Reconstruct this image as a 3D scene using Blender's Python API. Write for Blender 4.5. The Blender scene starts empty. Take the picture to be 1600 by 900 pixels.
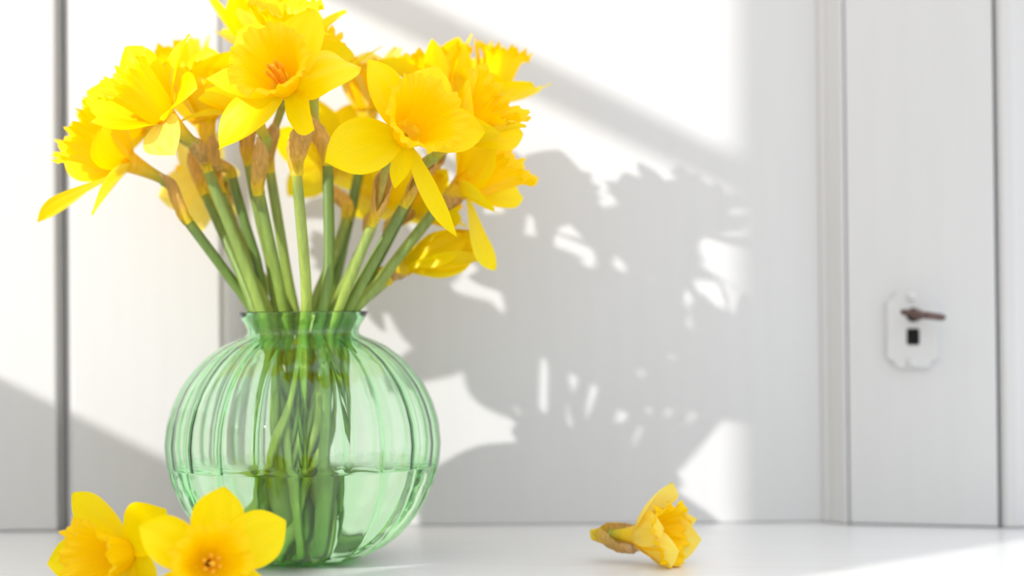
import bpy, math, random
import numpy as np
from mathutils import Matrix, Vector

random.seed(7)
rng = np.random.default_rng(7)
PI = math.pi
SC = bpy.context.scene
COL = SC.collection

# ------------------------------------------------------------------ camera
FPX = 1600 * 60 / 36.0
CAM_POS = Vector((0.0, -1.515, 0.19))
cam_d = bpy.data.cameras.new('camera')
cam = bpy.data.objects.new('camera', cam_d)
COL.objects.link(cam)
cam_d.sensor_width = 36
cam_d.lens = 60
cam_d.clip_start = 0.01
CAM_M = Matrix.Translation(CAM_POS) @ Matrix.Rotation(PI / 2 + math.atan(35 / FPX), 4, 'X') @ Matrix.Rotation(math.radians(-0.5), 4, 'Z')
cam.matrix_world = CAM_M
cam_d.dof.use_dof = True
cam_d.dof.focus_distance = 1.20
cam_d.dof.aperture_fstop = 2.6
SC.camera = cam

# ------------------------------------------------------------------ light
SUN_DIR = Vector((1.15, 1.0, -0.64)).normalized()
sun_d = bpy.data.lights.new('sun_offscreen', 'SUN')
sun_d.energy = 4.15
sun_d.color = (1.0, 0.975, 0.93)
sun_d.angle = math.radians(0.85)
sun = bpy.data.objects.new('sun_offscreen', sun_d)
sun.rotation_euler = SUN_DIR.to_track_quat('-Z', 'Y').to_euler()
sun.location = (-3, -2.5, 2)
COL.objects.link(sun)

world = bpy.data.worlds.new('sky')
SC.world = world
world.use_nodes = True
bg = world.node_tree.nodes['Background']
bg.inputs['Color'].default_value = (0.95, 0.98, 1.02, 1)
bg.inputs['Strength'].default_value = 1.62

SC.view_settings.view_transform = 'Standard'
SC.view_settings.look = 'None'
SC.view_settings.gamma = 1
SC.view_settings.exposure = 0.0
SC.view_settings.use_curve_mapping = False
SC.cycles.max_bounces = 40
SC.cycles.transmission_bounces = 40
SC.cycles.transparent_max_bounces = 12
SC.cycles.diffuse_bounces = 6
SC.cycles.sample_clamp_indirect = 6.0


# ------------------------------------------------------------------ pixel -> place
def ray(px, py):
    d = CAM_M.to_3x3() @ Vector(((px - 800) / FPX, -(py - 450) / FPX, -1))
    return d


def P(px, py, y):
    """photo pixel on the upright plane at depth y"""
    d = ray(px, py)
    return CAM_POS + d * ((y - CAM_POS.y) / d.y)


def T(px, py, z=0.0):
    """photo pixel on a level plane"""
    d = ray(px, py)
    return CAM_POS + d * ((z - CAM_POS.z) / d.z)


# ------------------------------------------------------------------ helpers
def tag(o, label=None, cat=None, group=None, kind=None):
    if label: o['label'] = label
    if cat: o['category'] = cat
    if group: o['group'] = group
    if kind: o['kind'] = kind
    return o


def empty(name, loc):
    o = bpy.data.objects.new(name, None)
    o.empty_display_size = 0.02
    o.location = loc
    COL.objects.link(o)
    return o


COLLECT = None


def world_loc(o):
    v = Vector(o.location)
    while o.parent:
        o = o.parent
        v += Vector(o.location)
    return v


def mesh(name, verts, faces, mat, parent=None, smooth=True, attr=None, uv=None, loc=None):
    """one mesh object; verts are world positions"""
    if COLLECT is not None:
        COLLECT.append(np.asarray(verts, dtype=float)); return None
    base = world_loc(parent) if parent else Vector((0, 0, 0))
    off = base + (Vector(loc) if loc else Vector((0, 0, 0)))
    v = np.asarray(verts, dtype=float).reshape(-1, 3) - np.array(off)
    me = bpy.data.meshes.new(name)
    me.from_pydata(v.tolist(), [], faces)
    if smooth:
        me.polygons.foreach_set('use_smooth', [True] * len(me.polygons))
    if attr is not None:
        a = me.attributes.new('t', 'FLOAT', 'POINT')
        a.data.foreach_set('value', np.asarray(attr, dtype=float))
    if uv is not None:
        lay = me.uv_layers.new(name='UVMap')
        uvs = np.asarray(uv, dtype=float)
        idx = np.zeros(len(me.loops), dtype=np.int32)
        me.loops.foreach_get('vertex_index', idx)
        lay.data.foreach_set('uv', uvs[idx].ravel())
    me.materials.append(mat)
    me.update()
    o = bpy.data.objects.new(name, me)
    if loc: o.location = loc
    o.parent = parent
    COL.objects.link(o)
    return o


def grid_faces(nu, nv, wrap=False):
    f = []
    for i in range(nu - 1):
        for j in range(nv if wrap else nv - 1):
            k = (j + 1) % nv
            f.append((i * nv + j, i * nv + k, (i + 1) * nv + k, (i + 1) * nv + j))
    return f


def prism(name, outline, z0, z1, mat, parent=None, bevel=0.0015, seg=3):
    """upright prism from a plan outline (x, y), counter-clockwise"""
    n = len(outline)
    v = [(x, y, z0) for x, y in outline] + [(x, y, z1) for x, y in outline]
    f = [tuple(reversed(range(n))), tuple(range(n, 2 * n))]
    f += [(i, (i + 1) % n, n + (i + 1) % n, n + i) for i in range(n)]
    o = mesh(name, v, f, mat, parent, smooth=False)
    if bevel: add_bevel(o, bevel, seg)
    return o


def add_bevel(o, w, seg=3):
    m = o.modifiers.new('bevel', 'BEVEL')
    m.width = w
    m.segments = seg
    m.limit_method = 'ANGLE'
    m.angle_limit = math.radians(35)
    m.harden_normals = True
    o.data.polygons.foreach_set('use_smooth', [True] * len(o.data.polygons))


def box(name, lo, hi, mat, parent=None, bevel=0.0015):
    return prism(name, [(lo[0], lo[1]), (hi[0], lo[1]), (hi[0], hi[1]), (lo[0], hi[1])], lo[2], hi[2], mat, parent, bevel)


def sweep(pts, radii, n=10, squash=None, cap=True):
    """tube along a polyline: vertices, faces, t"""
    pts = np.asarray(pts, dtype=float)
    m = len(pts)
    tan = np.gradient(pts, axis=0)
    tan /= np.linalg.norm(tan, axis=1)[:, None] + 1e-12
    ref = np.array([1.0, 0.0, 0.0]) if abs(tan[0][0]) < 0.8 else np.array([0, 0, 1.0])
    u = ref - tan[0] * ref.dot(tan[0]); u /= np.linalg.norm(u)
    V, A = [], []
    for i in range(m):
        u = u - tan[i] * u.dot(tan[i]); u /= np.linalg.norm(u)
        w = np.cross(tan[i], u)
        for j in range(n):
            a = 2 * PI * j / n
            r = radii[i] * (1 if squash is None else squash(i / (m - 1), a))
            V.append(pts[i] + r * (math.cos(a) * u + math.sin(a) * w))
            A.append(i / (m - 1))
    F = grid_faces(m, n, True)
    if cap:
        F.append(tuple(reversed(range(n))))
        F.append(tuple(range((m - 1) * n, m * n)))
    return V, F, A


# ------------------------------------------------------------------ materials
def new_mat(name):
    m = bpy.data.materials.new(name)
    m.use_nodes = True
    nt = m.node_tree
    b = nt.nodes['Principled BSDF']
    return m, nt, b


def noise_col(nt, b, c0, c1, scale, vec='Object', stretch=(1, 1, 1), detail=4, lo=0.35, hi=0.65):
    tc = nt.nodes.new('ShaderNodeTexCoord')
    mp = nt.nodes.new('ShaderNodeMapping'); mp.inputs['Scale'].default_value = stretch
    no = nt.nodes.new('ShaderNodeTexNoise'); no.inputs['Scale'].default_value = scale; no.inputs['Detail'].default_value = detail
    rp = nt.nodes.new('ShaderNodeValToRGB')
    rp.color_ramp.elements[0].position = lo; rp.color_ramp.elements[0].color = (*c0, 1)
    rp.color_ramp.elements[1].position = hi; rp.color_ramp.elements[1].color = (*c1, 1)
    nt.links.new(tc.outputs[vec], mp.inputs['Vector']); nt.links.new(mp.outputs['Vector'], no.inputs['Vector'])
    nt.links.new(no.outputs['Fac'], rp.inputs['Fac'])
    nt.links.new(rp.outputs['Color'], b.inputs['Base Color'])
    return no, rp


def bump(nt, b, src, strength, dist=0.001):
    bp = nt.nodes.new('ShaderNodeBump'); bp.inputs['Strength'].default_value = strength; bp.inputs['Distance'].default_value = dist
    nt.links.new(src, bp.inputs['Height']); nt.links.new(bp.outputs['Normal'], b.inputs['Normal'])


def paint(name, c0, c1, rough, stretch, scale=6, bstr=0.12):
    m, nt, b = new_mat(name)
    no, _ = noise_col(nt, b, c0, c1, scale, stretch=stretch)
    b.inputs['Roughness'].default_value = rough
    bump(nt, b, no.outputs['Fac'], bstr, 0.0006)
    return m


M = {}
M['paint'] = paint('white_door_paint', (0.537, 0.537, 0.539), (0.547, 0.547, 0.549), 0.5, (14, 14, 1.2), bstr=0.03)
M['table'] = paint('white_table_paint', (0.67, 0.67, 0.675), (0.70, 0.70, 0.705), 0.30, (1.2, 14, 14), bstr=0.05)
M['plaster'] = paint('ochre_wall_plaster', (0.86, 0.78, 0.64), (0.88, 0.80, 0.67), 0.9, (3, 3, 3))
M['frame'] = paint('window_frame_paint', (0.78, 0.77, 0.74), (0.82, 0.81, 0.79), 0.5, (12, 12, 2))
M['bare'] = paint('bare_wood_edge', (0.42, 0.27, 0.12), (0.52, 0.35, 0.17), 0.8, (20, 20, 1.5))
M['floor'] = paint('oak_floor', (0.30, 0.19, 0.10), (0.42, 0.28, 0.16), 0.45, (2, 16, 2))

m, nt, b = new_mat('dark_key_metal')
b.inputs['Metallic'].default_value = 0.7
b.inputs['Roughness'].default_value = 0.45
noise_col(nt, b, (0.10, 0.065, 0.06), (0.17, 0.11, 0.10), 300)
M['key'] = m
m, nt, b = new_mat('keyhole_black')
b.inputs['Base Color'].default_value = (0.004, 0.004, 0.004, 1)
b.inputs['Roughness'].default_value = 1.0
M['black'] = m


def petal_mat(name, c0, c1, transl, tcol):
    m, nt, b = new_mat(name)
    uv = nt.nodes.new('ShaderNodeUVMap'); uv.uv_map = 'UVMap'
    mp = nt.nodes.new('ShaderNodeMapping'); mp.inputs['Scale'].default_value = (1.3, 16, 1)
    no = nt.nodes.new('ShaderNodeTexNoise'); no.inputs['Scale'].default_value = 1.5; no.inputs['Detail'].default_value = 3
    rp = nt.nodes.new('ShaderNodeValToRGB')
    rp.color_ramp.elements[0].position = 0.3; rp.color_ramp.elements[0].color = (*c0, 1)
    rp.color_ramp.elements[1].position = 0.7; rp.color_ramp.elements[1].color = (*c1, 1)
    L = nt.links.new
    L(uv.outputs['UV'], mp.inputs['Vector']); L(mp.outputs['Vector'], no.inputs['Vector'])
    L(no.outputs['Fac'], rp.inputs['Fac']); L(rp.outputs['Color'], b.inputs['Base Color'])
    b.inputs['Roughness'].default_value = 0.42
    b.inputs['Specular IOR Level'].default_value = 0.22
    bp = nt.nodes.new('ShaderNodeBump'); bp.inputs['Strength'].default_value = 0.35; bp.inputs['Distance'].default_value = 0.0008
    L(no.outputs['Fac'], bp.inputs['Height']); L(bp.outputs['Normal'], b.inputs['Normal'])
    tr = nt.nodes.new('ShaderNodeBsdfTranslucent'); tr.inputs['Color'].default_value = (*tcol, 1)
    L(bp.outputs['Normal'], tr.inputs['Normal'])
    mx = nt.nodes.new('ShaderNodeMixShader'); mx.inputs['Fac'].default_value = transl
    L(b.outputs['BSDF'], mx.inputs[1]); L(tr.outputs['BSDF'], mx.inputs[2])
    L(mx.outputs['Shader'], nt.nodes['Material Output'].inputs['Surface'])
    return m


M['tepal'] = petal_mat('yellow_tepal', (0.97, 0.76, 0.0), (0.98, 0.82, 0.0005), 0.38, (1.0, 0.83, 0.0))
M['corona'] = petal_mat('deep_yellow_corona', (0.97, 0.63, 0.0), (0.98, 0.71, 0.0005), 0.36, (1.0, 0.70, 0.0))
M['pale'] = petal_mat('fading_pale_tepal', (0.95, 0.76, 0.03), (0.96, 0.86, 0.22), 0.42, (1.0, 0.86, 0.22))


def ramp_mat(name, stops, rough, streak, transl=0.0, nscale=1.0, vary=None):
    m, nt, b = new_mat(name)
    L = nt.links.new
    at = nt.nodes.new('ShaderNodeAttribute'); at.attribute_name = 't'
    rp = nt.nodes.new('ShaderNodeValToRGB')
    e = rp.color_ramp.elements
    e[0].position, e[0].color = stops[0][0], (*stops[0][1], 1)
    e[1].position, e[1].color = stops[-1][0], (*stops[-1][1], 1)
    for p_, c_ in stops[1:-1]:
        x = e.new(p_); x.color = (*c_, 1)
    tc = nt.nodes.new('ShaderNodeTexCoord')
    mp = nt.nodes.new('ShaderNodeMapping'); mp.inputs['Scale'].default_value = (260 * nscale, 260 * nscale, 28 * nscale)
    no = nt.nodes.new('ShaderNodeTexNoise'); no.inputs['Scale'].default_value = 1.0; no.inputs['Detail'].default_value = 4
    L(tc.outputs['Object'], mp.inputs['Vector']); L(mp.outputs['Vector'], no.inputs['Vector'])
    mr = nt.nodes.new('ShaderNodeMapRange'); mr.inputs['To Min'].default_value = 1 - streak; mr.inputs['To Max'].default_value = 1 + streak
    mr.inputs['From Min'].default_value = 0.3; mr.inputs['From Max'].default_value = 0.7
    L(no.outputs['Fac'], mr.inputs['Value'])
    mul = nt.nodes.new('ShaderNodeVectorMath'); mul.operation = 'SCALE'
    L(at.outputs['Fac'], rp.inputs['Fac']); L(rp.outputs['Color'], mul.inputs[0]); L(mr.outputs['Result'], mul.inputs['Scale'])
    L(mul.outputs['Vector'], b.inputs['Base Color'])
    b.inputs['Roughness'].default_value = rough
    bump(nt, b, no.outputs['Fac'], 0.4, 0.0006)
    if vary:
        oi = nt.nodes.new('ShaderNodeObjectInfo')
        r2 = nt.nodes.new('ShaderNodeValToRGB')
        r2.color_ramp.elements[0].color = (*vary[0], 1); r2.color_ramp.elements[1].color = (*vary[1], 1)
        m2 = nt.nodes.new('ShaderNodeVectorMath'); m2.operation = 'MULTIPLY'
        L(oi.outputs['Random'], r2.inputs['Fac']); L(r2.outputs['Color'], m2.inputs[0]); L(mul.outputs['Vector'], m2.inputs[1])
        L(m2.outputs['Vector'], b.inputs['Base Color'])
    if transl:
        tr = nt.nodes.new('ShaderNodeBsdfTranslucent'); L(mul.outputs['Vector'], tr.inputs['Color'])
        mx = nt.nodes.new('ShaderNodeMixShader'); mx.inputs['Fac'].default_value = transl
        L(b.outputs['BSDF'], mx.inputs[1]); L(tr.outputs['BSDF'], mx.inputs[2])
        L(mx.outputs['Shader'], nt.nodes['Material Output'].inputs['Surface'])
    return m


M['stem'] = ramp_mat('green_stem', [(0, (0.25, 0.36, 0.06)), (0.6, (0.25, 0.36, 0.07)), (0.95, (0.19, 0.28, 0.085)), (1.0, (0.34, 0.38, 0.05))], 0.42, 0.16, vary=((0.5, 0.62, 0.45), (1.25, 1.15, 0.9)))
M['spathe'] = ramp_mat('papery_brown_spathe', [(0, (0.82, 0.66, 0.03)), (0.16, (0.82, 0.58, 0.04)), (0.34, (0.74, 0.48, 0.12)), (0.8, (0.68, 0.45, 0.17)), (1.0, (0.74, 0.55, 0.30))], 0.75, 0.22, 0.35, 1.3)
M['pedicel'] = ramp_mat('pedicel_green_brown', [(0, (0.45, 0.33, 0.07)), (0.5, (0.40, 0.34, 0.06)), (1.0, (0.28, 0.36, 0.05))], 0.5, 0.15)
M['tube'] = ramp_mat('perianth_tube_yellow', [(0, (0.40, 0.42, 0.04)), (0.5, (0.75, 0.55, 0.02)), (1.0, (0.93, 0.62, 0.01))], 0.5, 0.08, 0.2)
m, nt, b = new_mat('orange_anther')
noise_col(nt, b, (0.85, 0.36, 0.01), (0.95, 0.50, 0.02), 900)
b.inputs['Roughness'].default_value = 0.8
M['anther'] = m

m = bpy.data.materials.new('green_glass'); m.use_nodes = True
nt = m.node_tree
for n_ in list(nt.nodes):
    if n_.type == 'BSDF_PRINCIPLED': nt.nodes.remove(n_)
g = nt.nodes.new('ShaderNodeBsdfGlass'); g.inputs['IOR'].default_value = 1.46; g.inputs['Roughness'].default_value = 0.0
va = nt.nodes.new('ShaderNodeVolumeAbsorption'); va.inputs['Color'].default_value = (0.12, 0.995, 0.15, 1); va.inputs['Density'].default_value = 150
nt.links.new(g.outputs['BSDF'], nt.nodes['Material Output'].inputs['Surface'])
nt.links.new(va.outputs['Volume'], nt.nodes['Material Output'].inputs['Volume'])
M['glass'] = m
m = bpy.data.materials.new('clear_water'); m.use_nodes = True
nt = m.node_tree
for n_ in list(nt.nodes):
    if n_.type == 'BSDF_PRINCIPLED': nt.nodes.remove(n_)
g = nt.nodes.new('ShaderNodeBsdfGlass'); g.inputs['IOR'].default_value = 1.33; g.inputs['Roughness'].default_value = 0.0
g.inputs['Color'].default_value = (0.97, 1.0, 0.97, 1)
nt.links.new(g.outputs['BSDF'], nt.nodes['Material Output'].inputs['Surface'])
M['water'] = m

# ------------------------------------------------------------------ room: floor and the window wall beside the table
FLOOR = -0.74
o = box('floor', (-1.5, -3.2, FLOOR - 0.05), (2.2, 0.6, FLOOR), M['floor'], bevel=0)
tag(o, 'brown wooden floor under the white table', 'floor', kind='structure')

# the wall runs obliquely beside the table; it is laid out along local y, then turned about its pivot
PIV = Vector((-0.90, -0.85, FLOOR)); WALL_TURN = math.radians(7.5)
TK = 0.06                       # thickness, outwards along local -x
SILL, HEAD = 0.415, 2.10
W1 = (-0.135, 0.75)             # openings along local y
W2 = (-1.95, -0.376)


def wall_box(name, x0, x1, y0, y1, z0, z1, mat, parent):
    return box(name, (PIV.x + x0, PIV.y + y0, z0), (PIV.x + x1, PIV.y + y1, z1), mat, parent, 0)


wl = empty('wall_left', PIV); tag(wl, 'ochre plastered side wall with two windows', 'wall', kind='structure')
wall_box('wall_below_windows', -TK, 0, -2.2, 1.2, FLOOR, SILL, M['plaster'], wl)
wall_box('wall_above_windows', -TK, 0, -2.2, 1.2, HEAD, 2.25, M['plaster'], wl)
for a, c in ((W1[1], 1.2), (W2[1], W1[0]), (-2.2, W2[0])):
    wall_box('wall_pier', -TK, 0, a, c, SILL, HEAD, M['plaster'], wl)
wl.rotation_euler = (0, 0, WALL_TURN)
for k, w in enumerate((W1, W2)):
    wd = empty('window_%d' % (k + 1), PIV)
    tag(wd, ['white wooden window standing open over the table end', 'white wooden window nearer the room corner, standing open'][k], 'window', kind='structure')
    wall_box('frame_rail', -0.045, -0.015, w[0], w[1], HEAD - 0.03, HEAD, M['frame'], wd)
    wall_box('glazing_bar', -0.045, -0.015, w[0], w[1], 0.916, 0.940, M['frame'], wd)
    wd.rotation_euler = (0, 0, WALL_TURN)

# ------------------------------------------------------------------ table
tb = empty('table', (0.0, -0.1, FLOOR))
tag(tb, 'long white painted wooden table carrying the vase and cupboard', 'table')
box('tabletop', (-0.86, -0.62, -0.028), (1.0, 0.36, 0.0), M['table'], tb, 0.004)
box('apron', (-0.80, -0.57, -0.11), (0.94, -0.55, -0.028), M['table'], tb)
for x in (-0.82, 0.90):
    for y in (-0.58, 0.28):
        box('leg', (x, y, FLOOR), (x + 0.06, y + 0.06, -0.028), M['table'], tb)

# ------------------------------------------------------------------ cupboard behind the vase
TOPZ = 1.30
cb = empty('cupboard', (0.0, 0.15, 0.0))
tag(cb, 'white painted panelled cupboard standing on the back of the table', 'cupboard')
xg0 = P(88, 485, -0.02).x; xg1 = P(110, 485, -0.02).x
xs1 = P(345, 485, -0.021).x
xp0 = P(345, 485, 0).x
xm0 = P(1280, 485, 0).x
pm1 = T(1323, 820)
pl1 = T(1556, 825.5)
ym, yl = pm1.y, pl1.y
xm1 = P(1323, 485, ym).x
xl1 = P(1556, 485, yl).x
xr0 = P(1563, 485, yl).x
box('body', (-0.84, 0.045, 0.0005), (0.75, 0.33, TOPZ), M['paint'], cb)
box('side_panel', (-0.84, -0.020, 0.0005), (xg0, 0.045, TOPZ), M['paint'], cb, 0.003)
xg2 = P(98, 485, -0.008).x; xg3 = P(105, 485, -0.008).x
box('edge_strip', (xg0, -0.006, 0.0005), (xg2, 0.045, TOPZ), M['paint'], cb, 0.001)
box('gap_strip', (xg2, 0.012, 0.0005), (xg3, 0.045, TOPZ), M['bare'], cb, 0)
box('edge_strip', (xg3, -0.010, 0.0005), (xg1, 0.045, TOPZ), M['paint'], cb, 0.001)
dr = empty('door', (0, 0, 0)); dr.parent = cb; dr.location = (0, -0.15, 0)
box('stile', (xg1, -0.021, 0.0008), (xs1, 0.04, TOPZ), M['paint'], dr, 0.003)
box('panel', (xs1, 0.0, 0.0008), (xm0 + 0.004, 0.04, TOPZ), M['paint'], dr, 0)
xq = P(380, 485, 0).x
prism('moulding', [(xs1 + 0.0003, -0.0175), (xs1 + 0.004, -0.0165), (xs1 + 0.009, -0.0115), (xq - 0.005, -0.0045), (xq - 0.001, -0.003), (xq, -0.0003), (xs1 + 0.0003, -0.0003)], 0.0008, TOPZ, M['paint'], dr, 0.0006, 2)
# stepped moulding that rises from the sunk panel to the narrow door
cx = [(xm0, 0.0005), (xm0 + 0.0015, -0.0035), (xm0 + 0.0065, -0.0065), (xm0 + 0.0075, -0.009)]
for k in range(6):
    a = k / 5 * PI / 2
    cx.append((xm0 + 0.0085 + (xm1 - xm0 - 0.0115) * math.sin(a) , -0.010 + (ym + 0.010) * (1 - math.cos(a)) ** 0.8 if False else -0.010 + (ym + 0.010) * math.sin(a)))
cx += [(xm1 - 0.0004, ym + 0.0004), (xm1 - 0.0004, 0.04), (xm0, 0.04)]
prism('moulding', cx, 0.0008, TOPZ, M['paint'], dr, 0.0006, 2)
# narrow lock door standing a little open
nd = empty('narrow_door', (0, -0.15, 0)); nd.parent = cb
A2 = Vector((xm1, ym)); B2 = Vector((xl1, yl))
du = (B2 - A2).normalized(); dn = Vector((du.y, -du.x))      # along the leaf, out of the leaf
def leaf(s, out, z):
    q = A2 + du * s + dn * out
    return (q.x, q.y, z)
wL = (B2 - A2).length
prism('leaf', [leaf(0, 0, 0)[:2], leaf(wL, 0, 0)[:2], leaf(wL, -0.022, 0)[:2], leaf(0.002, -0.022, 0)[:2]], 0.0008, TOPZ, M['paint'], nd, 0.0022)
prism('post', [(xr0, yl + 0.003), (xr0 + 0.003, yl - 0.001), (xr0 + 0.0125, yl - 0.003), (xr0 + 0.0145, yl - 0.001), (0.75, yl - 0.001), (0.75, 0.045), (xr0, 0.045)], 0.0008, TOPZ, M['paint'], cb, 0.0012)
box('gap_strip', (xl1 + 0.0005, yl + 0.018, 0.0005), (xr0 - 0.0001, 0.045, TOPZ), M['bare'], cb, 0)


def on_leaf(px, py):
    """pixel on the narrow door's face -> (along, height)"""
    d = ray(px, py)
    n3 = Vector((dn.x, dn.y, 0)); a3 = Vector((A2.x, A2.y, 0))
    t = (a3 - CAM_POS).dot(n3) / d.dot(n3)
    q = CAM_POS + d * t
    return (Vector((q.x, q.y)) - A2).dot(du), q.z


def leaf_prism(name, outline, out0, out1, mat, parent, bevel=0.0, seg=2):
    n = len(outline)
    v = [leaf(s, out0, z) for s, z in outline] + [leaf(s, out1, z) for s, z in outline]
    f = [tuple(reversed(range(n))), tuple(range(n, 2 * n))] + [(i, (i + 1) % n, n + (i + 1) % n, n + i) for i in range(n)]
    ob = mesh(name, v, f, mat, parent, smooth=False)
    if bevel: add_bevel(ob, bevel, seg)
    return ob


s0, zt = on_leaf(1385, 456); s1, zb = on_leaf(1467, 575)
sc_, zc_ = (s0 + s1) / 2, (zt + zb) / 2
hw, hh = (s1 - s0) / 2, (zt - zb) / 2
nx, nz = hw * 0.55, hh * 0.26
ol = []
for (sx, sz) in ((1, -1), (1, 1), (-1, 1), (-1, -1)):
    rn = hw * 0.36
    corner = [(sx * (hw - rn * math.cos(b_)), sz * (hh - rn * math.sin(b_))) for b_ in np.linspace(PI / 2, 0, 7)]
    if sx * sz > 0: ol += corner
    else: ol += corner[::-1]
ol = [(sc_ + a, zc_ + c) for a, c in ol]
esc = leaf_prism('escutcheon', ol, -0.001, 0.0045, M['paint'], nd, 0.0006, 2)
tag(esc, 'white painted lock plate with notched corners')
for (px, py) in ((1424, 464), (1424, 566)):
    s, z = on_leaf(px, py)
    V, F = [], []
    for i in range(6):
        a = i / 5 * PI / 2
        for j in range(14):
            b_ = 2 * PI * j / 14
            V.append(leaf(s + 0.0042 * math.cos(a) * math.cos(b_), 0.0043 + 0.0028 * math.sin(a), z + 0.0042 * math.cos(a) * math.sin(b_)))
    F = grid_faces(6, 14, True)
    mesh('screw', V, F, M['paint'], esc)
ks, kz = on_leaf(1427, 492)
ks2, kz2 = on_leaf(1427, 526)
ro = 0.0062
hol = [(ks + ro * math.cos(a), kz + ro * math.sin(a)) for a in np.linspace(0, 2 * PI, 18, endpoint=False)]
leaf_prism('keyhole', hol, 0.0040, 0.0047, M['black'], esc)
hw2, hh2 = 0.0054, 0.0072
slot = []
for sx, sz, a0 in ((1, -1, -PI / 2), (1, 1, 0), (-1, 1, PI / 2), (-1, -1, PI)):
    for k in range(4):
        a = a0 + k / 3 * PI / 2
        slot.append((ks2 + sx * (hw2 - 0.002) + 0.002 * math.cos(a), kz2 + sz * (hh2 - 0.002) + 0.002 * math.sin(a)))
leaf_prism('keyhole', slot, 0.0040, 0.0048, M['black'], esc)

# key left in the lock, its bow turned flat
kb = Vector(leaf(ks, 0.005, kz))
key = empty('key', kb)
tag(key, 'dark metal key left in the lock plate of the narrow door', 'key')
kd = Vector((0.04, -1.0, 0.0)).normalized()
side = Vector((du.x, du.y, 0.0))
side = (Matrix.Rotation(math.radians(9), 3, kd) @ side)
if side.z > 0: side = (Matrix.Rotation(math.radians(-18), 3, kd) @ side)
pts = [kb + kd * d for d in np.linspace(-0.001, 0.024, 8)]
rad = [0.0036, 0.0036, 0.0036, 0.0036, 0.0048, 0.0048, 0.0038, 0.0034]
V, F, A = sweep(pts, rad, 12); mesh('shank', V, F, M['key'], key)
c0 = kb + kd * 0.034 + side * -0.001
ring = [c0 + kd * (0.0125 * math.cos(a)) + side * (0.0160 * math.sin(a)) for a in np.linspace(0, 2 * PI, 33)]
V, F, A = sweep(ring, [0.0027] * 33, 10, cap=False); mesh('bow', V, F, M['key'], key)

# ------------------------------------------------------------------ glass vase
VX, VY = -0.1605, -0.204
prof_px = [(489, 101), (492, 99.5), (498, 96.5), (505, 92), (512, 87.5), (518, 85), (522, 85), (526, 91), (532, 106), (541, 126), (561, 153), (582, 172), (604, 188), (632, 201),
           (661, 209.5), (694, 213), (724, 210), (752, 203.5), (790, 187), (815, 170), (840, 148), (858, 124), (870, 99), (876.5, 78), (879, 62)]
prof = [((h / 2036.0), 0.19 * (1 - (y - 488) / 391.0)) for y, h in prof_px]
pr = np.array(prof); PZ = pr[::-1, 1]; PR = pr[::-1, 0]


def r_out(z):
    return float(np.interp(z, PZ, PR))


def resample(path, n):
    p = np.array(path); d = np.r_[0, np.cumsum(np.linalg.norm(np.diff(p, axis=0), axis=1))]
    # Catmull-Rom like smoothing by interpolation of a refined, smoothed path
    t = np.linspace(0, d[-1], 400)
    q = np.c_[np.interp(t, d, p[:, 0]), np.interp(t, d, p[:, 1])]
    for _ in range(14):
        q[1:-1] = 0.25 * q[:-2] + 0.5 * q[1:-1] + 0.25 * q[2:]
    i = np.linspace(0, 399, n).round().astype(int)
    return q[i]


LOBES = 20
NA = 240


def lathe_rings(path, amp, pw=0.8):
    V = []
    for r, z in path:
        w = 1.0 / (1.0 + math.exp(-(0.170 - z) / 0.004)) * min(1.0, r / 0.05)
        for j in range(NA):
            a = 2 * PI * j / NA
            c = abs(math.cos(LOBES * (a + 0.06) / 2)) ** pw
            k = 1 + amp * w * (c - 0.75)
            V.append((VX + r * k * math.cos(a), VY + r * k * math.sin(a), z))
    return V


outer = resample(prof, 90)
TH = 0.0019
dd = np.gradient(outer, axis=0); dd /= np.linalg.norm(dd, axis=1)[:, None]
inn = outer + TH * np.c_[dd[:, 1], -dd[:, 0]]      # towards the axis
inn[:, 1] = np.maximum(inn[:, 1], 0.0055)
inn[0] = (outer[0][0] - TH * 0.9, outer[0][1] - 0.0001)
inner = inn[:-1]
inner = np.vstack([inner, [[0.030, 0.0050]]])
rc = (outer[0] + inner[0]) / 2; rh = np.linalg.norm(outer[0] - inner[0]) / 2
rimtop = [(rc[0] + rh * math.cos(a), rc[1] + rh * math.sin(a)) for a in np.linspace(0, PI, 9)[1:-1]]
VO = lathe_rings(outer, 0.026)
VR = lathe_rings(rimtop, 0.0)
VI = lathe_rings(inner, 0.070, 0.32)
V = VO[::-1]
nO = len(outer)
# order: bottom outer -> top outer -> rim -> top inner -> bottom inner
rings = [VO[i * NA:(i + 1) * NA] for i in range(nO)][::-1] + [VR[i * NA:(i + 1) * NA] for i in range(len(rimtop))] + [VI[i * NA:(i + 1) * NA] for i in range(len(inner))]
V = [p for rg in rings for p in rg]
F = grid_faces(len(rings), NA, True)
V.append((VX, VY, 0.0012)); V.append((VX, VY, 0.0046))
cb0, ci0 = len(V) - 2, len(V) - 1
last = (len(rings) - 1) * NA
for j in range(NA):
    k = (j + 1) % NA
    F.append((cb0, k, j)); F.append((ci0, last + j, last + k))
zmin = min(p[2] for p in V)
V = [(p[0], p[1], p[2] - min(0, zmin) + 0.0003) for p in V]
vase = mesh('vase', V, F, M['glass'], None, loc=(VX, VY, 0))
tag(vase, 'round ribbed vase of clear green glass holding the daffodils', 'vase')

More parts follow.
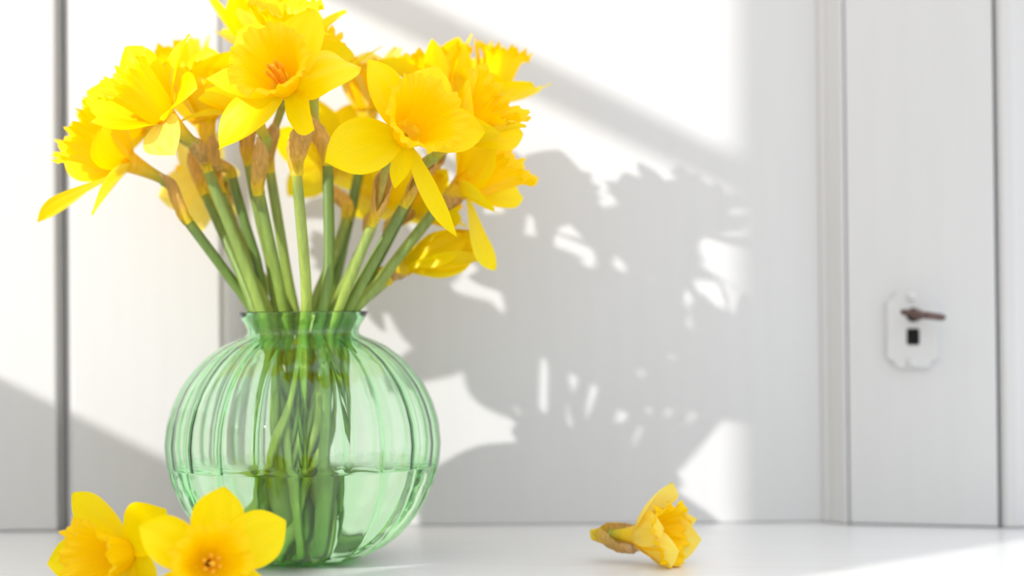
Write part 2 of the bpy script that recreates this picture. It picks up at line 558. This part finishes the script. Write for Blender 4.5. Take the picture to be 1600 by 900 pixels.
# water: reaches slightly into the glass so that no air film remains
WL = 0.074
wp = [p for p in inner if p[1] < WL]
wpath = np.array([(np.interp(WL, inner[::-1, 1], inner[::-1, 0]) + 0.0004, WL)] + [(p[0] + 0.0004, p[1] - 0.0002) for p in wp])
VW = lathe_rings(wpath, 0.070, 0.32)
F = grid_faces(len(wpath), NA, True)
F = [tuple(reversed(f)) for f in F]
VW += [(VX, VY, WL), (VX, VY, 0.0042)]
t0, b0 = len(VW) - 2, len(VW) - 1
lastw = (len(wpath) - 1) * NA
for j in range(NA):
    k = (j + 1) % NA
    F.append((t0, j, k)); F.append((b0, lastw + k, lastw + j))
wat = mesh('water', VW, F, M['water'], None, loc=(VX, VY, 0.006))
tag(wat, 'clear water standing around the stems in the glass vase', 'water')

# ------------------------------------------------------------------ daffodils
def unit(v):
    v = np.asarray(v, dtype=float)
    return v / np.linalg.norm(v)


def head_frame(axis, roll_deg):
    """axis = (image right, image up, toward camera); returns a, e1, e2 in world space"""
    a = unit((axis[0], -axis[2], axis[1]))
    r = math.radians(roll_deg)
    im = np.array((math.cos(r), 0.0, math.sin(r)))
    e1 = im - a * im.dot(a)
    e1 = unit(e1)
    e2 = np.cross(a, e1)
    return a, e1, e2


NU, NV = 17, 11


def tepal(B, a, e1, e2, az, L, W, opn, curl, cup=0.25, twist=0.0, wave=0.05, tip=0.5, seed=0, side=0.0, r0=0.006, back=0.0):
    rr = np.random.default_rng(seed)
    ph = rr.uniform(0, 6.28, 4)
    rad = math.cos(az) * e1 + math.sin(az) * e2
    tang = np.cross(a, rad)
    V, UV = [], []
    p = B + rad * r0 - a * back
    th = math.radians(opn)
    ds = L / (NU - 1)
    for i in range(NU):
        u = i / (NU - 1)
        t = math.radians(opn + curl * u ** 1.5)
        d = math.cos(t) * a + math.sin(t) * rad
        if i: p = p + d * ds + tang * side * ds * u
        nrm = math.sin(t) * a - math.cos(t) * rad          # inner face normal (towards axis/front)
        if u < 0.5:
            w = 0.36 + 0.64 * math.sin(u / 0.5 * PI / 2)
        else:
            w = math.cos(((u - 0.5) / 0.5) ** 1.45 * PI / 2) ** 0.9 if u < 1 else 0.0
        w = max(w, 0.035) * W / 2
        tw = twist * u
        ct, st = math.cos(tw), math.sin(tw)
        for j in range(NV):
            v = -1 + 2 * j / (NV - 1)
            h = cup * w * (v * v) * (1 - 0.3 * u) - 0.05 * w * math.exp(-(v / 0.16) ** 2) * (1 - u)
            h += wave * W * abs(v) * math.sin(5.5 * u + ph[0] + (2 if v > 0 else 0)) * u
            h += 0.018 * W * math.sin(9 * v + ph[1]) * math.sin(PI * u)
            x, y = v * w, h
            q = p + tang * (x * ct - y * st) + nrm * (x * st + y * ct)
            V.append(q); UV.append((u, v * 0.5 + 0.5))
    return np.array(V), grid_faces(NU, NV), UV


def corona(B, a, e1, e2, Lc, r0, r1, flare=0.22, ruf=0.10, n=9, seed=0, wither=0.0):
    rr = np.random.default_rng(seed)
    ph = rr.uniform(0, 6.28, 8)
    nt_, na = 18, 108
    V, UV = [], []
    for i in range(nt_):
        t = i / (nt_ - 1)
        for j in range(na):
            f = 2 * PI * j / na
            r = r0 + (r1 - r0) * (t ** 0.85) + flare * r1 * t ** 7
            k = t ** 3.2
            r += r1 * ruf * k * (math.sin(n * f + ph[0]) + 0.6 * math.sin((2 * n + 1) * f + ph[1]) + 0.45 * math.sin(3 * f + ph[2]))
            r += r1 * 0.035 * math.sin(PI * t) * math.sin(6 * f + ph[3])
            z = Lc * t
            z += Lc * 0.055 * t ** 5 * (math.sin((n + 2) * f + ph[4]) + 0.7 * math.sin((3 * n) * f + ph[5]) + 0.8 * math.sin(2 * f + ph[6]))
            if wither:
                r *= 1 + wither * 0.25 * t * math.sin(3 * f + ph[7]) + wither * 0.1 * math.sin(11 * f + 9 * t + ph[2]) * t
            z -= Lc * flare * 0.35 * t ** 9
            if i == 0: r *= 0.3
            V.append(B + a * z + r * (math.cos(f) * e1 + math.sin(f) * e2))
            UV.append((t, j / na * 5))
    return np.array(V), grid_faces(nt_, na, True), UV


def hermite(p0, m0, p1, m1, n):
    s = np.linspace(0, 1, n)[:, None]
    return (2 * s**3 - 3 * s**2 + 1) * p0 + (s**3 - 2 * s**2 + s) * m0 + (-2 * s**3 + 3 * s**2) * p1 + (s**3 - s**2) * m1


def stamens(B, a, e1, e2, size, parent):
    V, F = [], []
    for k in range(6):
        f = k * PI / 3 + 0.3
        dr_ = math.cos(f) * e1 + math.sin(f) * e2
        p0 = B + dr_ * 0.002 * size - a * 0.004; p1 = B + dr_ * 0.0042 * size + a * 0.016 * size
        pts = [p0 + (p1 - p0) * s for s in np.linspace(0, 1, 5)] + [p1 + a * 0.003 * size + dr_ * 0.0006, p1 + a * 0.0065 * size + dr_ * 0.0008]
        v, f_, _ = sweep(pts, [0.0006] * 4 + [0.0009, 0.0015, 0.0006], 6)
        o_ = mesh('stamen', v, f_, M['anther'], parent)
    pts = [B - a * 0.004 + a * s for s in np.linspace(0, 0.027 * size, 6)]
    v, f_, _ = sweep(pts, [0.0008] * 4 + [0.0012, 0.0018], 8)
    mesh('pistil', v, f_, M['anther'], parent)


def head(root, B, a, e1, e2, spec, seed):
    sz = spec.get('size', 1.0)
    L, W = 0.044 * sz, 0.030 * sz
    rr = np.random.default_rng(seed)
    over = spec.get('over', {})
    mt = M[spec.get('tmat', 'tepal')]
    zmin = spec.get('floor')
    for k in range(6):
        d = dict(opn=spec.get('open', 72) + (6 if k % 2 else -4) + rr.uniform(-9, 9), curl=spec.get('curl', 12) + rr.uniform(-22, 22), L=L * rr.uniform(0.93, 1.07),
                 W=W * (1.08 if k % 2 == 0 else 0.92) * rr.uniform(0.92, 1.06), twist=rr.uniform(-0.45, 0.45), cup=rr.uniform(0.05, 0.4), side=rr.uniform(-0.15, 0.15), daz=rr.uniform(-7, 7))
        d['cup'] = spec.get('cup', d['cup'])
        ov = dict(over.get(k, {}))
        if 'L' in ov: ov['L'] *= sz
        if 'W' in ov: ov['W'] *= sz
        mt_k = M[ov.pop('mat')] if 'mat' in ov else mt
        d.update(ov)
        az = math.radians(k * 60 + d.pop('daz'))
        V, F, UV = tepal(B, a, e1, e2, az, seed=seed * 10 + k, back=0.0015 * (k % 2), **d)
        if zmin is not None: V[:, 2] = np.where(V[:, 2] < zmin + 0.001, zmin + 0.001 + 0.02 * np.maximum(0, zmin - V[:, 2]), V[:, 2])
        mesh('tepal', V, F, mt_k, root, uv=UV)
    if spec.get('corona', True):
        c = dict(Lc=0.035 * sz, r0=0.0078 * sz, r1=0.0175 * sz, flare=0.26, ruf=0.075, n=9, seed=seed)
        c.update({k: (v * sz if k in ('Lc', 'r0', 'r1') else v) for k, v in spec.get('cor', {}).items()})
        V, F, UV = corona(B, a, e1, e2, **c)
        if zmin is not None: V[:, 2] = np.where(V[:, 2] < zmin + 0.001, zmin + 0.001 + 0.02 * np.maximum(0, zmin - V[:, 2]), V[:, 2])
        co = mesh('corona', V, F, M['corona'], root, uv=UV)
        if spec.get('stamens'): stamens(B, a, e1, e2, sz, co)


def neck_parts(root, S, sdir, B, a, spec, seed):
    """pedicel with ovary, perianth tube and papery spathe between stem top S and flower base B"""
    sz = spec.get('size', 1.0)
    rr = np.random.default_rng(seed + 500)
    O = B - a * 0.020 * sz
    dist = np.linalg.norm(O - S)
    m = max(dist, 0.012)
    path = hermite(S, sdir * m * 1.0, O, a * m * 0.9, 16)
    rad = [0.0030 + 0.0017 * math.exp(-((i / 15 - 0.9) / 0.12) ** 2) for i in range(16)]
    V, F, A = sweep(path, rad, 10)
    mesh('pedicel', V, F, M['pedicel'], root, attr=A)
    tp = [O + a * s for s in np.linspace(-0.001, 0.021 * sz, 9)]
    V, F, A = sweep(tp, [0.0040 + 0.0035 * sz * (i / 8) ** 1.6 for i in range(9)], 14, cap=False)
    mesh('perianth_tube', V, F, M['tube'], root, attr=A)
    # spathe
    if spec.get('spathe', True):
        ls = spec.get('spathe_len', 0.046)
        full = np.vstack([path, [O + a * s for s in np.linspace(0.004, 0.03, 6)]])
        cum = np.r_[0, np.cumsum(np.linalg.norm(np.diff(full, axis=0), axis=1))]
        ns, na = 20, 17
        bend = unit(np.cross(sdir, rr.normal(size=3)))
        if 'spathe_dir' in spec:
            q = spec['spathe_dir']; bend = unit((q[0], -q[2], q[1]))
        V, A = [], []
        ph = rr.uniform(0, 6.28, 4)
        ref = None
        straight = spec.get('spathe_free', 0.12)
        for i in range(ns):
            t = i / (ns - 1)
            s = ls * t - 0.004
            c = np.array([np.interp(max(s, 0), cum, full[:, k]) for k in range(3)]) + (sdir * s if s < 0 else 0)
            cs = S + sdir * s
            fr = straight * t ** 1.5
            c = c * (1 - fr) + cs * fr + bend * (0.004 * t ** 2)
            if ref is None:
                tn = sdir; u = bend - tn * bend.dot(tn); u = unit(u); ref = u
            else:
                tn = unit(c - prev)
                u = unit(ref - tn * ref.dot(tn)); ref = u
            prev = c
            w = np.cross(tn, u)
            rmax = 0.0048 + spec.get('spathe_r', 0.0022) * math.sin(min(1, t * 1.5) * PI / 2) ** 1.5
            if t > 0.72 and not spec.get('blunt'): rmax *= max(0.08, 1 - ((t - 0.72) / 0.28) ** 1.4 * 0.92)
            span = PI * (1.0 - 0.42 * min(1, max(0, (t - 0.25)) / 0.5))
            for j in range(na):
                f = -span + 2 * span * j / (na - 1)
                r = rmax * (1 + 0.10 * math.sin(5 * f + ph[0] + 3 * t) * t + 0.07 * math.sin(13 * f + ph[1] + 14 * t))
                V.append(c + r * (math.cos(f) * u + 0.8 * math.sin(f) * w)); A.append(t)
        mesh('spathe', V, grid_faces(ns, na), M['spathe'], root, attr=A)


# B: flower base (pixel, pixel, depth); ax: facing (right, up, toward camera); S: top of the green stem; N: where it crosses the vase mouth
FL = [
 dict(B=(203.0, 253.7, -0.2235), ax=(-0.8164, 0.4359, 0.3260), S=(290, 341, -0.2188), N=(398, -.190), size=1.3143, roll=205, open=39.53, curl=10, spathe_r=.0004,
      over={0: dict(L=.060, W=.026, opn=58, curl=8, daz=0, twist=.8, cup=.3), 1: dict(L=.042, opn=66, curl=24, W=.030, twist=.4), 2: dict(L=.040, W=.030, opn=40), 3: dict(L=.044, W=.038, opn=34, cup=.3), 4: dict(L=.046, W=.040, opn=32, cup=.3), 5: dict(L=.046, W=.040, opn=32, cup=.3)},
      cor=dict(ruf=.06, r1=.0155, Lc=.040, flare=.2), lab='daffodil leaning out lowest on the side away from the key, one long petal outstretched'),
 dict(B=(258.7, 182.3, -0.2721), ax=(-0.5858, 0.6058, 0.4016), S=(323, 262, -0.2317), N=(413, -.225), size=1.3165, roll=70, open=37.47, curl=14,
      over={0: dict(L=.044, W=.021, opn=46, curl=30, daz=-8, cup=.3, twist=0, side=0), 1: dict(opn=30, L=.046, W=.030, daz=-6, curl=10), 4: dict(opn=96, L=.032, curl=30, mat='pale', W=.026), 3: dict(L=.040, W=.034, opn=40), 5: dict(L=.036, W=.028, opn=60, curl=40)},
      cor=dict(ruf=.055, r1=.0155, Lc=.036, flare=.2), lab='large daffodil with two upright petals above the bloom with the long outstretched petal'),
 dict(B=(234.4, 196.4, -0.1645), ax=(-0.8528, 0.3103, 0.0507), S=(319, 300, -0.1879), N=(402, -.215), size=1.1390, roll=30, open=53.82, curl=10, lab='half hidden daffodil whose frilled trumpet peeks out between two larger blooms'),
 dict(B=(320.6, 192.8, -0.2056), ax=(-0.1370, 0.9765, 0.1647), S=(361, 270, -0.1922), N=(418, -.180), size=1.3691, roll=250, open=28.65, curl=10, cor=dict(r1=.016), lab='upward facing daffodil with long petals hugging its frilled trumpet'),
 dict(B=(331.4, 286.8, -0.1064), ax=(-0.7320, -0.0944, -0.5278), S=(356, 335, -0.1233), N=(436, -.170), size=0.9460, roll=190, open=69.82, curl=10, tmat='pale', lab='pale thin-petalled daffodil nodding low behind the brown flower sheaths'),
 dict(B=(402.0, 82.4, -0.1757), ax=(0.1055, 0.8610, -0.1619), S=(388, 250, -0.1964), N=(420, -.165), size=1.3034, roll=140, open=52.41, curl=-6,
      over={0: dict(L=.050, W=.020, opn=50, curl=-14), 1: dict(L=.042, W=.018, opn=62, curl=-18)}, lab='topmost daffodil with spear-shaped petals pointing up'),
 dict(B=(445.7, 89.1, -0.2440), ax=(0.0646, 0.8902, 0.3390), S=(421, 262, -0.1965), N=(458, -.180), size=1.2235, roll=80, open=38.27, curl=20, lab='upright daffodil crowded directly behind the open central bloom'),
 dict(B=(392.1, 172.6, -0.2601), ax=(-0.3975, 0.8234, 0.2204), S=(404, 296, -0.2446), N=(445, -.215), size=1.0648, roll=20, open=46.52, curl=10, lab='daffodil tucked under the open central bloom, mostly hidden by its petals'),
 dict(B=(446.1, 136.6, -0.3199), ax=(-0.2268, 0.4589, 0.9058), S=(463, 265, -0.2743), N=(484, -.248), size=1.1589, roll=6, open=64.24, curl=18, stamens=True,
      cor=dict(r1=.0200, Lc=.033), over={0: dict(L=.047, W=.044, opn=58, curl=80, twist=-.55, cup=-.2, daz=4), 1: dict(L=.046, W=.034, opn=58, curl=10), 5: dict(L=.042, W=.020, opn=84, curl=-18, daz=-2, twist=1.0), 4: dict(L=.050, W=.034, opn=84, curl=22, daz=-20, cup=.35), 3: dict(L=.044, W=.028, opn=56, curl=16, twist=.5, daz=-10)},
      spathe_len=.052, spathe_free=.1, spathe_r=.0045, lab='wide open central daffodil showing orange stamens inside its trumpet'),
 dict(B=(493.5, 119.7, -0.2011), ax=(0.0829, 0.9140, -0.1613), S=(512, 252, -0.2285), N=(517, -.235), size=1.0375, roll=20, open=52.56, curl=24,
      over={0: dict(L=.050, W=.015, opn=60, curl=-12)}, cor=dict(r1=.0145, flare=.10), lab='small orange-trumpeted daffodil with one narrow petal poking out sideways'),
 dict(B=(575.2, 177.2, -0.1279), ax=(0.0059, 0.9847, 0.0797), S=(562, 266, -0.1269), N=(524, -.155), size=1.3224, roll=100, open=17.85, curl=14, tmat='pale', lab='soft pale daffodil standing alone behind the bouquet, petals closed upward'),
 dict(B=(515.0, 260.5, -0.1069), ax=(0.0128, 0.6555, -0.6402), S=(543, 335, -0.1548), N=(505, -.160), size=1.1845, roll=160, open=61.60, curl=4, lab='daffodil seen from behind between the two stems below the central bloom'),
 dict(B=(632.5, 213.0, -0.3031), ax=(0.4465, 0.3562, 0.8409), S=(584, 345, -0.2486), N=(542, -.240), size=1.1794, roll=12, open=59.94, curl=12, stamens=False,
      cor=dict(r1=.0200, Lc=.036), over={3: dict(L=.050, W=.036, opn=88, curl=14, daz=12, cup=.3), 2: dict(L=.048, W=.026, opn=56, curl=14), 4: dict(L=.030, W=.013, opn=90, curl=24, twist=1.2, daz=14), 5: dict(L=.064, W=.0115, opn=100, curl=-18, daz=-12, twist=1.3), 1: dict(L=.047, W=.030, opn=60)},
      spathe_len=.05, spathe_r=.0035, lab='large daffodil with a wide frilled trumpet and a drooping twisted petal'),
 dict(B=(594.1, 317.5, -0.1217), ax=(0.3349, 0.6917, -0.6602), S=(572, 376, -0.1609), N=(530, -.150), size=0.9704, roll=40, open=52.76, curl=6, lab='daffodil facing the cupboard low down behind the frilled trumpet bloom'),
 dict(B=(642.0, 328.3, -0.1608), ax=(0.6645, 0.4772, -0.2228), S=(606, 376, -0.1665), N=(548, -.165), size=1.0079, roll=40, open=33.49, curl=6, lab='small daffodil half hidden below the drooping twisted petal'),
 dict(B=(691.5, 165.4, -0.1684), ax=(-0.1325, 0.9603, -0.1200), S=(650, 290, -0.1868), N=(552, -.190), size=1.2719, roll=100, open=21.90, curl=14, over={0: dict(L=.044, W=.014, opn=44, curl=-10, daz=15)}, lab='bright daffodil with cupped upright petals behind the big frilled trumpet'),
 dict(B=(767.9, 157.4, -0.1533), ax=(0.2675, 0.9963, 0.0941), S=(706, 298, -0.1873), N=(562, -.195), size=1.1366, roll=25, open=61.27, curl=-6,
      cor=dict(r1=.0150, flare=.30, Lc=.041, ruf=.05), over={0: dict(L=.040, W=.014, opn=62, curl=-14), 1: dict(L=.040, W=.013, opn=64, curl=-16, daz=-34), 3: dict(L=.044, W=.018, opn=26, curl=-6, daz=-14)}, lab='daffodil whose deep orange trumpet stands straight up with short pointed petals'),
 dict(B=(716.1, 213.5, -0.2610), ax=(0.7221, 0.5214, 0.3396), S=(634, 316, -0.2334), N=(552, -.228), size=1.1264, roll=200, open=30.23, curl=16,
      cor=dict(r1=.0165, ruf=.12, wither=.9, Lc=.042, flare=.18), spathe_len=.056, lab='withering daffodil with a crumpled torn trumpet and brown sheath'),
 dict(B=(721.8, 297.1, -0.2062), ax=(0.7759, 0.5204, 0.2181), S=(692, 312, -0.2065), N=(572, -.205), size=1.2274, roll=290, open=36.86, curl=10,
      cor=dict(Lc=.042, r1=.019, flare=.18), over={0: dict(L=.050, W=.031, opn=116, curl=-26, daz=10, cup=.1), 5: dict(opn=60, L=.042)}, spathe_dir=(.3, -.8, .2), spathe_free=.1, lab='outermost daffodil beside its own shadow, one broad petal hanging down'),
 dict(B=(634.5, 415.8, -0.1771), ax=(0.9596, 0.2975, 0.0175), S=(606, 436, -0.1843), N=(562, -.185), size=1.2421, roll=270, open=15.37, curl=-24, corona=False, cup=.9,
      over={k: dict(L=.052, W=.032, opn=17, curl=-28, cup=1.0, twist=.12) for k in range(6)}, spathe_dir=(.25, -.95, .1), spathe_free=.05, spathe_len=.05, lab='closed orange-yellow daffodil bud leaning out low over the vase mouth'),
 # crowded inner blooms
 dict(B=(300.0, 149.7, -0.1294), ax=(-0.4475, 0.7647, -0.1660), S=(345, 300, -0.1617), N=(425, -.200), size=1.2054, roll=60, open=48.61, curl=14, lab='daffodil filling the gap behind the bloom with two upright petals'),
]

# --- stems: straight from the vase mouth to the flower, then pushed apart where they crowd each other or a bloom
from mathutils.kdtree import KDTree
R_ST = 0.0042
NL = 70
C2 = np.array((VX, VY))
ZR, ZN = 0.19, 0.168
ST = np.zeros((len(FL), NL, 3))
for i, f in enumerate(FL):
    S = np.array(P(*f['S']))
    n2 = np.array(P(f['N'][0], 489, f['N'][1]))[:2] - C2
    if np.linalg.norm(n2) > 0.040: n2 *= 0.040 / np.linalg.norm(n2)
    Np = np.array((*(C2 + n2), ZR))
    f['_S'], f['_dir'] = S, unit(S - Np)
    f['_B'] = np.array(P(*f['B']))
    slope = (Np[:2] - S[:2]) / max(0.02, (S[2] - ZR))
    bot = C2 + n2 * 0.5 + np.clip(slope, -0.6, 0.6) * 0.075 + rng.normal(size=2) * 0.017
    q = bot - C2
    if np.linalg.norm(q) > 0.050: bot = C2 + q * 0.050 / np.linalg.norm(q)
    zb = 0.0125 + 0.005 * rng.random() + (0.022 + 0.02 * rng.random() if i % 5 == 2 else 0)
    neck = Np[:2] + slope * 0.5 * (ZR - ZN)
    key_pts = np.array([(*bot, zb), (*neck, ZN), tuple(Np), tuple(S)])
    cum = np.r_[0, np.cumsum(np.linalg.norm(np.diff(key_pts, axis=0), axis=1))]
    tt = np.linspace(0, cum[-1], NL)
    ST[i] = np.c_[[np.interp(tt, cum, key_pts[:, k]) for k in range(3)]].T

# a dry run of the blooms gives the places the stems must keep clear of
COLLECT = []
own, obst = [], []
for i, f in enumerate(FL):
    COLLECT.clear()
    a, e1, e2 = head_frame(f['ax'], f['roll'])
    neck_parts(None, f['_S'], f['_dir'], f['_B'], a, f, 40 + i)
    head(None, f['_B'], a, e1, e2, f, 40 + i)
    v = np.vstack(COLLECT)
    obst.append(v); own += [i] * len(v)
COLLECT = None
obst = np.vstack(obst)
kd_ = KDTree(len(obst))
for k, v in enumerate(obst): kd_.insert(v, k)
kd_.balance()


def r_in(z):
    return r_out(z) * 0.965 - TH - R_ST - 0.0016


nS = len(FL)
sid = np.repeat(np.arange(nS), NL)
MIND = 2 * R_ST * 1.23
free = np.ones((nS, NL, 1)); free[:, -4:] = 0
for it in range(150):
    X = ST.reshape(-1, 3)
    mv = np.zeros_like(X)
    for i in range(nS):
        A_ = X[i * NL:(i + 1) * NL]
        d = A_[:, None, :] - X[None, :, :]
        n = np.sqrt((d * d).sum(2))
        hit = (n < MIND) & (sid[None, :] != i)
        d[:, :, 2] = 0
        h = np.sqrt((d * d).sum(2)) + 1e-6
        push = np.where(hit, (MIND - n), 0)
        w = push / h
        acc = (d * w[:, :, None]).sum(1) / np.maximum(1, hit.sum(1))[:, None]
        mv[i * NL:(i + 1) * NL] = acc * 0.55
    for k in np.nonzero(X[:, 2] > 0.20)[0]:
        p_ = np.zeros(3); c_ = 0
        for co, idx, dist in kd_.find_range(X[k], R_ST * 1.17 + 0.0022):
            if own[idx] != sid[k]:
                p_ += (X[k] - np.array(co)) / (dist + 1e-6) * (R_ST * 1.17 + 0.0022 - dist); c_ += 1
        if c_:
            p_[2] = 0
            mv[k] += p_ / c_ * 0.7
    ST = ST + mv.reshape(nS, NL, 3) * free
    sm = ST.copy()
    sm[:, 1:-1] = 0.25 * ST[:, :-2] + 0.5 * ST[:, 1:-1] + 0.25 * ST[:, 2:]
    lam = 0.5 if it < 110 else 0.12
    ST = ST + (sm - ST) * lam * free
    rad_ = np.linalg.norm(ST[:, :, :2] - C2, axis=2)
    lim = np.vectorize(r_in)(ST[:, :, 2])
    sc_in = np.where((ST[:, :, 2] < 0.193) & (rad_ > lim), lim / np.maximum(rad_, 1e-6), 1.0)
    ST[:, :, :2] = C2 + (ST[:, :, :2] - C2) * sc_in[:, :, None]

for i, f in enumerate(FL):
    path = ST[i]
    root = empty('daffodil', path[0])
    tag(root, f['lab'], 'daffodil', 'daffodils standing in the green glass vase')
    rad = [R_ST * (1.05 - 0.12 * k / (NL - 1)) for k in range(NL)]
    e0 = rng.uniform(0, 6.28)
    V, F, A = sweep(path, rad, 14, squash=lambda t, a: 1 + 0.08 * math.cos(2 * (a + e0)) + 0.035 * math.cos(6 * (a + e0)))
    mesh('stem', V, F, M['stem'], root, attr=A)
    a, e1, e2 = head_frame(f['ax'], f['roll'])
    neck_parts(root, f['_S'], f['_dir'], f['_B'], a, f, 40 + i)
    head(root, f['_B'], a, e1, e2, f, 40 + i)


# --- cut flowers lying on the table
def fallen(B, ax, roll, tail, spec, lab, seed):
    Bw = np.array(P(*B))
    a, e1, e2 = head_frame(ax, roll)
    tl = np.array(tail) if tail is not None else Bw - a * 0.034
    root = empty('daffodil', (Bw[0], Bw[1], 0.0))
    tag(root, lab, 'daffodil', 'cut daffodils lying on the table')
    spec = dict(spec); spec['floor'] = 0.0
    O = Bw - a * 0.020
    sdir = unit(O - tl) if tail is not None else a
    neck_parts(root, tl, sdir, Bw, a, spec, seed)
    head(root, Bw, a, e1, e2, spec, seed)


b1 = P(200, 852, -.371)
fallen((200, 864, -.366), (-.62, -.02, .74), 28, (b1.x + .035, b1.y + .050, .007),
       dict(size=1.08, open=74, curl=10, spathe_len=.03, cor=dict(Lc=.036, r1=.0205),
            over={0: dict(L=.043, W=.034, opn=84, curl=14, daz=8), 1: dict(L=.047, W=.032, opn=66, curl=0, daz=34, cup=.15, twist=.1), 3: dict(L=.054, W=.030, daz=-26, opn=62, curl=8, twist=0), 2: dict(L=.03, W=.02, opn=100)}),
       'cut daffodil lying beside another on the table, its trumpet turned sideways', 301)
b2 = P(330, 860, -.395)
fallen((326, 880, -.418), (.26, .12, .92), 20, (b2.x + .012, b2.y + .040, .008),
       dict(size=1.06, open=74, curl=8, spathe_len=.03, stamens=True, cor=dict(Lc=.026, r1=.0195),
            over={0: dict(L=.047, W=.034, opn=80, curl=10, twist=.1, daz=6), 1: dict(L=.042, W=.032, opn=80, curl=-4, daz=0, twist=.05, cup=.15), 2: dict(L=.043, W=.030, opn=74, curl=10, daz=12, twist=.2), 3: dict(daz=20)}),
       'cut daffodil lying near the vase foot, stamens showing in its open trumpet', 302)
b3 = P(990, 842, -.235)
fallen((994, 836, -.240), (.82, .06, .56), 100, None,
       dict(size=1.02, open=40, curl=-24, tmat='pale', spathe_len=.036, spathe_free=0.0, spathe_r=.0078, blunt=True, cor=dict(Lc=.034, r1=.0200, ruf=.11, wither=.4),
            over={0: dict(L=.050, W=.036, opn=54, curl=-30, cup=.45, twist=-.3)}),
       'single faded daffodil head lying by itself on the bare table', 303)

# sunlight that reaches the stems through glass and water
sun_d.cycles.is_caustics_light = True
vase.cycles.is_caustics_caster = True
wat.cycles.is_caustics_caster = True
for o in bpy.data.objects:
    if o.name.startswith('stem'): o.cycles.is_caustics_receiver = True
